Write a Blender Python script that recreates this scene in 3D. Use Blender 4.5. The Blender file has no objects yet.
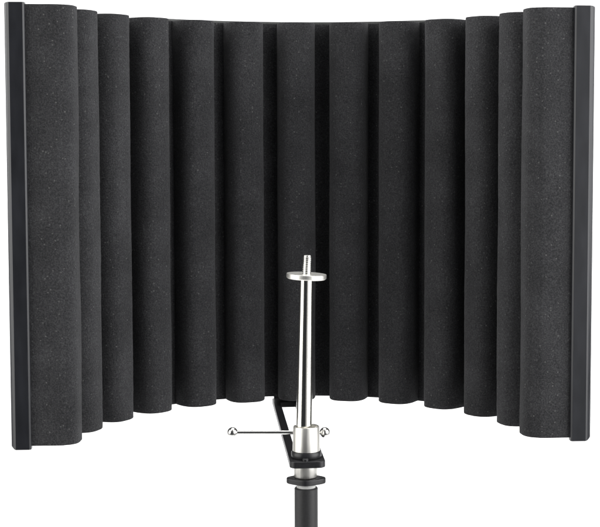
import bpy, bmesh, math
from mathutils import Vector, Matrix, noise

S = bpy.context.scene
COL = S.collection
Z0 = 1.05                                   # height of the foam's lower edge above the studio floor

# ---------------------------------------------------------------- camera
cam_d = bpy.data.cameras.new("camera")
cam = bpy.data.objects.new("camera", cam_d)
COL.objects.link(cam)
cam.location = (0, 0, Z0 + 0.22657)
cam.rotation_euler = (math.pi / 2 - 0.07035, 0, 0)
cam_d.sensor_fit = 'HORIZONTAL'
cam_d.sensor_width = 36
cam_d.lens = 1441.42 * 36 / 600
cam_d.shift_x = -56.87 / 600
cam_d.shift_y = -31.95 / 600
cam_d.clip_end = 100
S.camera = cam

# ---------------------------------------------------------------- world (dim studio fill)
W = bpy.data.worlds.new("World")
S.world = W
W.use_nodes = True
bg = W.node_tree.nodes["Background"]
bg.inputs[0].default_value = (0.85, 0.9, 1.0, 1)
bg.inputs[1].default_value = 0.03

# ---------------------------------------------------------------- studio lamps
def softbox(name, loc, target, sx, sy, radiance, col=(1, 1, 1)):
    d = bpy.data.lights.new(name, 'AREA')
    d.shape = 'RECTANGLE'
    d.size, d.size_y = sx, sy
    d.energy = radiance * math.pi * sx * sy
    d.color = col
    o = bpy.data.objects.new(name, d)
    COL.objects.link(o)
    o.location = loc
    o.rotation_euler = (Vector(target) - Vector(loc)).to_track_quat('-Z', 'Y').to_euler()
    return o

softbox("softbox_side", (0.68, -0.22, Z0 + 0.42), (-0.12, 0.27, Z0 + 0.34), 0.65, 1.5, 0.62)
softbox("softbox_side", (1.19, 0.62, Z0 + 0.42), (0.10, 1.28, Z0 + 0.30), 1.28, 1.5, 4.3)
softbox("softbox_side", (-1.35, 0.55, Z0 + 0.40), (0.0, 0.95, Z0 + 0.30), 1.5, 1.5, 2.9, (1.0, 0.995, 0.97))
softbox("softbox_top", (0.75, 0.25, Z0 + 1.75), (0.0, 1.15, Z0 + 0.2), 0.8, 0.8, 2.9)
softbox("softbox_top", (-0.85, 0.25, Z0 + 1.75), (0.0, 1.15, Z0 + 0.2), 0.8, 0.8, 2.9)
softbox("softbox_top", (-0.05, 0.98, Z0 + 1.7), (-0.05, 1.05, Z0 + 0.2), 1.2, 0.5, 4.0)
softbox("softbox_back", (-1.62, 1.48, Z0 + 0.72), (-0.2, 1.0, Z0 + 0.3), 0.6, 1.25, 5.0)
softbox("softbox_back", (1.62, 1.45, Z0 + 0.50), (0.2, 1.0, Z0 + 0.25), 0.6, 1.25, 1.9)
softbox("backdrop_lamp", (0.0, 1.9, Z0 + 1.75), (0.0, 3.3, Z0 + 0.2), 3.4, 0.7, 9.0)
softbox("backdrop_lamp", (0.0, 1.75, Z0 - 0.85), (0.0, 3.3, Z0 + 0.0), 3.4, 0.3, 6.0)

S.view_settings.view_transform = 'Standard'
S.view_settings.look = 'None'
S.view_settings.exposure = 0
S.view_settings.gamma = 1

# ---------------------------------------------------------------- materials
def new_mat(name):
    m = bpy.data.materials.new(name)
    m.use_nodes = True
    return m, m.node_tree.nodes, m.node_tree.links, m.node_tree.nodes["Principled BSDF"]

def ramp(n, stops):
    r = n.new('ShaderNodeValToRGB')
    e = r.color_ramp.elements
    e[0].position, e[0].color = stops[0][0], stops[0][1]
    e[1].position, e[1].color = stops[-1][0], stops[-1][1]
    for p, c in stops[1:-1]:
        x = e.new(p)
        x.color = c
    return r

def g(v, b=1.0):
    return (v, v, v * b, 1)

def mat_foam():
    m, n, l, p = new_mat("charcoal_foam")
    tc = n.new('ShaderNodeTexCoord')
    fine = n.new('ShaderNodeTexNoise')
    fine.inputs['Scale'].default_value = 950
    fine.inputs['Detail'].default_value = 3
    fine.inputs['Roughness'].default_value = 0.65
    l.new(tc.outputs['Object'], fine.inputs['Vector'])
    cr = ramp(n, [(0.28, g(0.023, 1.08)), (0.5, g(0.045, 1.06)), (0.74, g(0.084, 1.04))])
    l.new(fine.outputs['Fac'], cr.inputs[0])
    broad = n.new('ShaderNodeTexNoise')
    broad.inputs['Scale'].default_value = 38
    broad.inputs['Detail'].default_value = 4
    l.new(tc.outputs['Object'], broad.inputs['Vector'])
    br = ramp(n, [(0.28, g(0.80)), (0.72, g(1.16))])
    l.new(broad.outputs['Fac'], br.inputs[0])
    mul = n.new('ShaderNodeMix')
    mul.data_type = 'RGBA'
    mul.blend_type = 'MULTIPLY'
    mul.inputs[0].default_value = 1
    l.new(cr.outputs[0], mul.inputs[6])
    l.new(br.outputs[0], mul.inputs[7])
    # pale flecks over the cut surface: glints of cell walls put into the colour
    vo = n.new('ShaderNodeTexVoronoi')
    vo.inputs['Scale'].default_value = 520
    l.new(tc.outputs['Object'], vo.inputs['Vector'])
    sep = n.new('ShaderNodeSeparateColor')
    l.new(vo.outputs['Color'], sep.inputs[0])
    gt = n.new('ShaderNodeMath'); gt.operation = 'GREATER_THAN'
    gt.inputs[1].default_value = 0.90
    l.new(sep.outputs[0], gt.inputs[0])
    lt = n.new('ShaderNodeMath'); lt.operation = 'LESS_THAN'
    lt.inputs[1].default_value = 0.30
    l.new(vo.outputs['Distance'], lt.inputs[0])
    an = n.new('ShaderNodeMath'); an.operation = 'MULTIPLY'
    l.new(gt.outputs[0], an.inputs[0]); l.new(lt.outputs[0], an.inputs[1])
    sm = n.new('ShaderNodeMath'); sm.operation = 'MULTIPLY'
    l.new(an.outputs[0], sm.inputs[0]); l.new(sep.outputs[1], sm.inputs[1])
    mx = n.new('ShaderNodeMix'); mx.data_type = 'RGBA'
    l.new(sm.outputs[0], mx.inputs[0])
    l.new(mul.outputs[2], mx.inputs[6])
    mx.inputs[7].default_value = (0.125, 0.124, 0.123, 1)
    l.new(mx.outputs[2], p.inputs['Base Color'])
    p.inputs['Roughness'].default_value = 0.95
    p.inputs['Specular IOR Level'].default_value = 0.12
    p.inputs['Sheen Weight'].default_value = 0.07
    p.inputs['Sheen Roughness'].default_value = 0.5
    bp = n.new('ShaderNodeBump')
    bp.inputs['Strength'].default_value = 0.7
    bp.inputs['Distance'].default_value = 0.0009
    l.new(fine.outputs['Fac'], bp.inputs['Height'])
    l.new(bp.outputs[0], p.inputs['Normal'])
    return m

def mat_plain(name, col, rough, metal=0.0, spec=0.5, nscale=400, namp=0.15, bump=0.0, stretch=(1, 1, 1)):
    m, n, l, p = new_mat(name)
    tc = n.new('ShaderNodeTexCoord')
    mp = n.new('ShaderNodeMapping')
    mp.inputs['Scale'].default_value = stretch
    l.new(tc.outputs['Object'], mp.inputs[0])
    no = n.new('ShaderNodeTexNoise')
    no.inputs['Scale'].default_value = nscale
    no.inputs['Detail'].default_value = 4
    l.new(mp.outputs[0], no.inputs['Vector'])
    lo = tuple(c * (1 - namp) for c in col) + (1,)
    hi = tuple(min(1, c * (1 + namp)) for c in col) + (1,)
    r = ramp(n, [(0.3, lo), (0.7, hi)])
    l.new(no.outputs['Fac'], r.inputs[0])
    l.new(r.outputs[0], p.inputs['Base Color'])
    mr = n.new('ShaderNodeMapRange')
    mr.inputs[3].default_value = rough * 0.85
    mr.inputs[4].default_value = min(1, rough * 1.15)
    l.new(no.outputs['Fac'], mr.inputs[0])
    l.new(mr.outputs[0], p.inputs['Roughness'])
    p.inputs['Metallic'].default_value = metal
    p.inputs['Specular IOR Level'].default_value = spec
    if bump:
        b = n.new('ShaderNodeBump')
        b.inputs['Strength'].default_value = bump
        b.inputs['Distance'].default_value = 0.0004
        l.new(no.outputs['Fac'], b.inputs['Height'])
        l.new(b.outputs[0], p.inputs['Normal'])
    return m

FOAM = mat_foam()
EDGE = mat_plain("satin_black_plastic", (0.019, 0.020, 0.024), 0.34, nscale=120, namp=0.22, bump=0.10, stretch=(1, 1, 0.35))
PANEL = mat_plain("grey_panel", (0.085, 0.088, 0.085), 0.5, nscale=500)
STEEL = mat_plain("black_coated_steel", (0.018, 0.018, 0.02), 0.36, nscale=700, bump=0.12)
CHROME = mat_plain("polished_chrome", (0.80, 0.785, 0.74), 0.17, metal=1.0, nscale=60, namp=0.05, bump=0.05, stretch=(8, 8, 0.6))
SATIN = mat_plain("satin_chrome", (0.86, 0.85, 0.82), 0.24, metal=1.0, nscale=300, namp=0.04)
NICKEL = mat_plain("brushed_nickel", (0.88, 0.865, 0.82), 0.42, metal=1.0, nscale=260, namp=0.10, bump=0.06, stretch=(3, 3, 0.12))
TUBE = mat_plain("grey_black_tube", (0.030, 0.030, 0.031), 0.45, nscale=800, bump=0.1)
NYLON = mat_plain("pale_washer", (0.75, 0.75, 0.73), 0.4, nscale=300)
PAPER = mat_plain("white_paper", (0.9, 0.9, 0.9), 0.9, spec=0.1, nscale=3, namp=0.01)

# ---------------------------------------------------------------- helpers
def link(name, bm, mat, parent=None, smooth=40, bevel=0.0, seg=3):
    bmesh.ops.recalc_face_normals(bm, faces=bm.faces)
    me = bpy.data.meshes.new(name)
    bm.to_mesh(me)
    bm.free()
    me.materials.append(mat)
    for f in me.polygons:
        f.use_smooth = True
    o = bpy.data.objects.new(name, me)
    COL.objects.link(o)
    if bevel:
        b = o.modifiers.new("bevel", 'BEVEL')
        b.width = bevel
        b.segments = seg
        b.limit_method = 'ANGLE'
        b.angle_limit = math.radians(35)
        b.harden_normals = True
    me.set_sharp_from_angle(angle=math.radians(smooth))
    if parent:
        o.parent = parent
    return o

def root(name, loc, rz, label, cat):
    o = bpy.data.objects.new(name, None)
    COL.objects.link(o)
    o.location = loc
    o.rotation_euler = (0, 0, rz)
    o.empty_display_size = 0.03
    o["label"] = label
    o["category"] = cat
    return o

def prism(bm, pts, z0, z1):
    lo = [bm.verts.new((x, y, z0)) for x, y in pts]
    hi = [bm.verts.new((x, y, z1)) for x, y in pts]
    n = len(pts)
    bm.faces.new(lo[::-1])
    bm.faces.new(hi)
    for i in range(n):
        j = (i + 1) % n
        bm.faces.new((lo[i], lo[j], hi[j], hi[i]))

def lathe(bm, prof, M=Matrix(), seg=48, caps=True, fn=None):
    """prof: (radius, height) list going up (or any order); revolved about z, then moved by M"""
    rings = []
    for r, z in prof:
        ring = []
        for i in range(seg):
            t = 2 * math.pi * i / seg
            rr = r if fn is None else fn(r, z, t)
            ring.append(bm.verts.new(M @ Vector((rr * math.cos(t), rr * math.sin(t), z))))
        rings.append(ring)
    for a, b in zip(rings, rings[1:]):
        for i in range(seg):
            j = (i + 1) % seg
            bm.faces.new((a[i], a[j], b[j], b[i]))
    if caps:
        bm.faces.new(rings[0][::-1])
        bm.faces.new(rings[-1])
    return rings

def ball(bm, c, r, seg=24):
    prof = []
    n = 14
    for i in range(n + 1):
        t = -math.pi / 2 + math.pi * i / n
        prof.append((max(r * math.cos(t), r * 0.02), r * math.sin(t)))
    lathe(bm, prof, Matrix.Translation(c), seg)

# ---------------------------------------------------------------- backdrop: a white paper sweep
bm = bmesh.new()
prof = [(0.2, 0.0)]
for i in range(17):
    t = math.pi / 2 * i / 16
    prof.append((2.7 + 0.6 * math.sin(t), 0.6 - 0.6 * math.cos(t)))
prof.append((3.3, 3.4))
rows = [[bm.verts.new((x, y, z)) for x in (-2.6, 2.6)] for y, z in prof]
for a, b in zip(rows, rows[1:]):
    bm.faces.new((a[0], a[1], b[1], b[0]))
o = link("backdrop", bm, PAPER)
o["kind"] = "structure"

# ---------------------------------------------------------------- acoustic screen
H = 0.315
R = 0.18684            # radius of the foam's valleys
ST = 0.24368           # angle between two ribs
HW = 0.01589           # half width of a rib
DP = 0.02360           # how far a rib stands out
SH = 0.0093            # thickness of the foam sheet behind the ribs
YAW = 0.0722
A_END = 6 * ST + math.asin(HW / R)

X_S, Y_S = -0.03791, 1.03243
screen = root("acoustic_screen", (X_S, Y_S, Z0), YAW,
              "curved charcoal acoustic screen lined with vertical foam ribs, open towards the viewer", "acoustic screen")

def arc_slab(r0, r1, a, z0, z1, n=120, nz=1, drop=0.0):
    bm = bmesh.new()
    zs = [z0 + (z1 - z0) * i / nz for i in range(nz + 1)]
    grid = []
    for i in range(n + 1):
        t = -a + 2 * a * i / n
        s, c = math.sin(t), math.cos(t)
        dz = drop * min(1.0, max(0.0, (abs(t) - 0.55) / 0.6))
        grid.append([[bm.verts.new((r * s, r * c, z - (dz if z == z1 else 0))) for z in zs] for r in (r0, r1)])
    for p, q in zip(grid, grid[1:]):
        for k in range(nz):
            bm.faces.new((p[0][k], q[0][k], q[0][k + 1], p[0][k + 1]))
            bm.faces.new((p[1][k], p[1][k + 1], q[1][k + 1], q[1][k]))
        bm.faces.new((p[0][0], p[1][0], q[1][0], q[0][0]))
        bm.faces.new((p[0][-1], q[0][-1], q[1][-1], p[1][-1]))
    for gcol in (grid[0], grid[-1]):
        for k in range(nz):
            bm.faces.new((gcol[0][k], gcol[0][k + 1], gcol[1][k + 1], gcol[1][k]))
    return bm

panel = link("back_panel", arc_slab(R + SH + 0.0008, R + SH + 0.007, A_END - 0.01, -0.0010, H + 0.0026, drop=0.0040),
             PANEL, screen, bevel=0.0006, seg=2)
foam = link("foam_panel", arc_slab(R, R + SH, A_END, 0.0, H, nz=12), FOAM, screen)

def rib_mesh(k):
    bm = bmesh.new()
    a = k * ST
    s, c = math.sin(a), math.cos(a)
    bx, by = R * s, R * c
    N, nz, e = 44, 100, 2.9
    prof = []
    for i in range(N + 1):
        t = math.pi * i / N
        ct, stn = math.cos(t), math.sin(t)
        u = HW * math.copysign(abs(ct) ** (2 / e), ct)
        v = DP * max(stn, 0.0) ** (2 / e)
        prof.append((u, v))
    side = 0.0
    # the two end ribs run back flush with the end of the sheet
    back = [(-HW, -0.004), (HW, -0.004)]
    if k == 6:
        back = [(-HW, -0.004), (HW + 0.0006, -SH + 0.0005)]
        prof = [(u + (0.0006 if u > HW * 0.9 else 0), v) for u, v in prof]
    if k == -6:
        back = [(-HW - 0.0006, -SH + 0.0005), (HW, -0.004)]
        prof = [(u - (0.0006 if u < -HW * 0.9 else 0), v) for u, v in prof]
    pts = prof + back
    rr = 0.0008
    lev = []
    for i in range(6):
        t = math.pi / 2 * i / 5
        lev.append((rr * (1 - math.sin(t)), rr * (1 - math.cos(t))))   # (z, inset)
    lev = [(rr * (1 - math.cos(math.pi / 2 * i / 5)), rr * (1 - math.sin(math.pi / 2 * i / 5))) for i in range(6)]
    zz = [(z, ins) for z, ins in lev]
    for i in range(1, nz):
        zz.append((rr + (H - 2 * rr) * i / nz, 0.0))
    zz += [(H - z, ins) for z, ins in reversed(lev)]
    rings = []
    for z, ins in zz:
        f = 1 - ins / HW
        fv = 1 - ins / DP
        ring = []
        for u, v in pts:
            uu, vv = u * f, (v * fv if v > 0 else v)
            if v > 0.003:
                w1 = noise.noise(Vector((k * 7.3 + u * 60, v * 60, z * 14))) * 0.00055
                w2 = noise.noise(Vector((k * 3.1 + u * 300, v * 300, z * 300 + 40))) * 0.00022
                L = math.hypot(u, v)
                uu += (w1 + w2) * u / L
                vv += (w1 + w2) * v / L
            x = bx + uu * c - vv * s
            y = by - uu * s - vv * c
            ring.append(bm.verts.new((x, y, z)))
        rings.append(ring)
    n = len(pts)
    for p, q in zip(rings, rings[1:]):
        for i in range(n):
            j = (i + 1) % n
            bm.faces.new((p[i], p[j], q[j], q[i]))
    bm.faces.new(rings[0])
    bm.faces.new(rings[-1])
    return bm

for k in range(-6, 7):
    link("foam_rib", rib_mesh(k), FOAM, foam, smooth=60)

# end trims: a chamfered plastic channel over each end of the panel
def trim(sgn):
    bm = bmesh.new()
    a = A_END
    er = (math.sin(a), math.cos(a))
    et = (math.cos(a), -math.sin(a))
    r0, r1 = R + SH - 0.0001, R + SH + (0.0160 if sgn > 0 else 0.0145)
    t1 = 0.0032
    och = 0.0050 if sgn > 0 else 0.0038
    sec = [(r0 + 0.0042, -0.015), (r0 + 0.0042, -0.0030), (r0, -0.0030), (r0, t1 - 0.0012), (r0 + 0.0012, t1),
           (r1 - och, t1), (r1 - och * 0.35, t1 - och * 0.45), (r1, t1 - och * 1.15), (r1, -0.015)]
    pts = [(sgn * (r * er[0] + t * et[0]), r * er[1] + t * et[1]) for r, t in sec]
    if sgn < 0:
        pts = pts[::-1]
    prism(bm, pts, -0.0022, H + 0.0012)
    bmesh.ops.recalc_face_normals(bm, faces=bm.faces)
    # the outer lower corner is rounded off, the upper one only eased
    def outer(v):
        r = sgn * v.co.x * er[0] + v.co.y * er[1]
        return r > r1 - och * 0.5
    for low, off in ((True, 0.0026), (False, 0.0011)):
        ed = [e for e in bm.edges if abs(e.verts[0].co.z - e.verts[1].co.z) < 1e-6
              and outer(e.verts[0]) and outer(e.verts[1]) and (e.verts[0].co.z < H / 2) == low]
        bmesh.ops.bevel(bm, geom=ed, offset=off, segments=5, profile=0.5, affect='EDGES')
    return bm

for sgn in (-1, 1):
    link("end_trim", trim(sgn), EDGE, screen, smooth=30, bevel=0.0009, seg=3)

# flat steel bracket that carries the screen; built in its own frame, then set in the screen's frame
BANG = 0.11
AX = Vector((-0.0360, 1.013, 0))            # axis of the clamp (world)
def bracket_mesh():
    bm = bmesh.new()
    w, rw = 0.0126, 0.0064
    xs = [-w, -w + rw, w - rw, w]
    ys = [-0.0150, 0.0235, 0.2105, 0.2290]
    V = {}
    def vv(i, j, z):
        x = xs[i]
        return V.setdefault((i, j, z), bm.verts.new((x, ys[j], z))) if (i, j, z) not in V else V[(i, j, z)]
    z0, z1 = -0.0098, -0.0050
    cells = [(i, j) for i in range(3) for j in range(3) if not (i == 1 and j == 1)]
    for i, j in cells:
        bm.faces.new([vv(i, j, z1), vv(i + 1, j, z1), vv(i + 1, j + 1, z1), vv(i, j + 1, z1)])
        bm.faces.new([vv(i, j, z0), vv(i, j + 1, z0), vv(i + 1, j + 1, z0), vv(i + 1, j, z0)])
        for (di, dj, e0, e1) in ((0, -1, (i, j), (i + 1, j)), (0, 1, (i, j + 1), (i + 1, j + 1)),
                                 (-1, 0, (i, j), (i, j + 1)), (1, 0, (i + 1, j), (i + 1, j + 1))):
            if (i + di, j + dj) not in cells:
                bm.faces.new([vv(*e0, z0), vv(*e1, z0), vv(*e1, z1), vv(*e0, z1)])
    bmesh.ops.recalc_face_normals(bm, faces=bm.faces)
    # round the two front corners
    ed = [e for e in bm.edges if abs(e.verts[0].co.y - ys[0]) < 1e-6 and abs(e.verts[1].co.y - ys[0]) < 1e-6
          and abs(e.verts[0].co.z - e.verts[1].co.z) > 0.001 and abs(abs(e.verts[0].co.x) - w) < 1e-6]
    bmesh.ops.bevel(bm, geom=ed, offset=0.005, segments=6, profile=0.5, affect='EDGES')
    # upright tab screwed to the back of the panel
    prism(bm, [(-0.011, 0.2292), (0.011, 0.2292), (0.011, 0.2325), (-0.011, 0.2325)], -0.0096, 0.045)
    return bm
inv = Matrix.Rotation(-YAW, 4, 'Z') @ Matrix.Translation((-X_S, -Y_S, -0.0008))
bm = bracket_mesh()
bm.transform(inv @ Matrix.Translation(AX) @ Matrix.Rotation(BANG, 4, 'Z'))
bracket = link("mounting_bracket", bm, STEEL, screen, smooth=35, bevel=0.0006, seg=2)
bm = bmesh.new()
lathe(bm, [(0.0022, -0.0050), (0.0022, -0.0036), (0.0017, -0.0032)], seg=24)
bm.transform(inv @ Matrix.Translation(AX + Vector((-0.0002, -0.0122, 0))))
link("screw", bm, STEEL, bracket)

# ---------------------------------------------------------------- clamp and microphone post
mount = root("microphone_mount", (AX.x, AX.y, Z0 - 0.0008), 0,
             "shiny nickel microphone post with threaded tip and ball ended locking bar, before the foam",
             "microphone mount")
# hollow sleeve, a touch wider at its foot
bm = bmesh.new()
lathe(bm, [(0.0098, 0.0), (0.0098, 0.0008), (0.0093, 0.0168), (0.0090, 0.0174), (0.0080, 0.0174),
           (0.0077, 0.0168), (0.0077, 0.006)], seg=64)
sleeve = link("clamp_sleeve", bm, NICKEL, mount, smooth=35)
bm = bmesh.new()
lathe(bm, [(0.0104, -0.0049), (0.0108, -0.0042), (0.0108, -0.0012), (0.0103, -0.0003), (0.0090, -0.0003)], seg=64)
link("black_ring", bm, STEEL, sleeve)
bm = bmesh.new()
lathe(bm, [(0.0080, -0.0190), (0.0083, -0.0184), (0.0084, -0.0104), (0.0080, -0.0099)], Matrix.Translation((-0.0006, 0, 0)), seg=64)
link("lower_sleeve", bm, NICKEL, mount, smooth=35)

# locking bar runs through a screw behind the sleeve
by = 0.0150
bar_z = 0.0096
lx, rx = -0.0538, 0.0128
bm = bmesh.new()
M = Matrix.Translation((lx, by, bar_z)) @ Matrix.Rotation(math.pi / 2, 4, 'Y')
lathe(bm, [(0.00142, 0.002), (0.00142, rx - lx - 0.002)], M, seg=24)
bar = link("locking_bar", bm, SATIN, mount, smooth=50)
for x in (lx, rx):
    bm = bmesh.new()
    ball(bm, Vector((x, by, bar_z)), 0.0038)
    link("ball_knob", bm, SATIN, bar, smooth=180)
bm = bmesh.new()
lathe(bm, [(0.0030, 0.0086), (0.0030, 0.0180), (0.0026, 0.0186)],
      Matrix.Translation((0, 0, bar_z)) @ Matrix.Rotation(-math.pi / 2, 4, 'X'), seg=32)
link("clamp_screw", bm, NICKEL, mount)

# tapered post, leaning a hair to the right
base = Vector((-0.0017, 0, 0.008))
tip = Vector((0.0003, 0, 0.1222))
ax = (tip - base)
L = ax.length
MP = Matrix.Translation(base) @ ax.to_track_quat('Z', 'Y').to_matrix().to_4x4()
bm = bmesh.new()
lathe(bm, [(0.00575, 0.0), (0.00572, 0.012), (0.0056, 0.030), (0.0048, L - 0.012), (0.0048, L)], MP, seg=64)
post = link("post", bm, CHROME, mount, smooth=50)
bm = bmesh.new()
lathe(bm, [(0.0070, 0.0050), (0.0074, 0.0056), (0.0074, 0.0074), (0.0062, 0.0088), (0.0058, 0.0090)], MP, seg=6)
link("nut", bm, NICKEL, post, smooth=30, bevel=0.0005)
MD = Matrix.Translation(tip) @ Matrix.Rotation(0.05, 4, 'Y')
bm = bmesh.new()
lathe(bm, [(0.0092, 0.0000), (0.0132, 0.0003), (0.0138, 0.0007), (0.0141, 0.0011), (0.0141, 0.0037), (0.0139, 0.0039), (0.004, 0.0039)], MD, seg=72)
disc = link("disc", bm, NICKEL, post, smooth=35)
bm = bmesh.new()
n = 10 * 16
pitch = 0.00128
prof = [(0.0032, 0.0036 + 0.0135 * i / n) for i in range(n + 1)]
def thr(r, z, t):
    ph = ((z / pitch - t / (2 * math.pi)) % 1.0)
    d = abs(ph - 0.5) * 2
    taper = min(1.0, max(0.0, (0.0171 - z) / 0.0012))
    return r - 0.00024 * d - 0.0005 * (1 - taper)
lathe(bm, prof, MD, seg=32, fn=thr)
link("threaded_stud", bm, SATIN, post, smooth=80)

# ---------------------------------------------------------------- stand below the clamp
stand = root("microphone_stand", (AX.x - 0.0002, AX.y, 0), 0,
             "dark grey tubular stand pole below the clamp with an eared black collar at its top", "microphone stand")
bm = bmesh.new()
pts = []
for i in range(48):
    t = 2 * math.pi * i / 48
    c_, s_ = math.cos(t), math.sin(t)
    pts.append((0.0098 * c_ + 0.0042 * c_ * abs(c_) ** 3.0, 0.0108 * s_ * (1 - 0.12 * abs(c_))))
prism(bm, pts, Z0 - 0.0246, Z0 - 0.0204)
collar = link("collar", bm, STEEL, stand, smooth=35, bevel=0.0008)
bm = bmesh.new()
lathe(bm, [(0.0068, Z0 - 0.0276), (0.0068, Z0 - 0.0244)], seg=48)
link("washer", bm, NYLON, collar)
bm = bmesh.new()
lathe(bm, [(0.0084, 0.0), (0.0084, Z0 - 0.0282), (0.0076, Z0 - 0.0274), (0.0055, Z0 - 0.0274)], seg=64)
link("tube", bm, TUBE, stand, smooth=35)
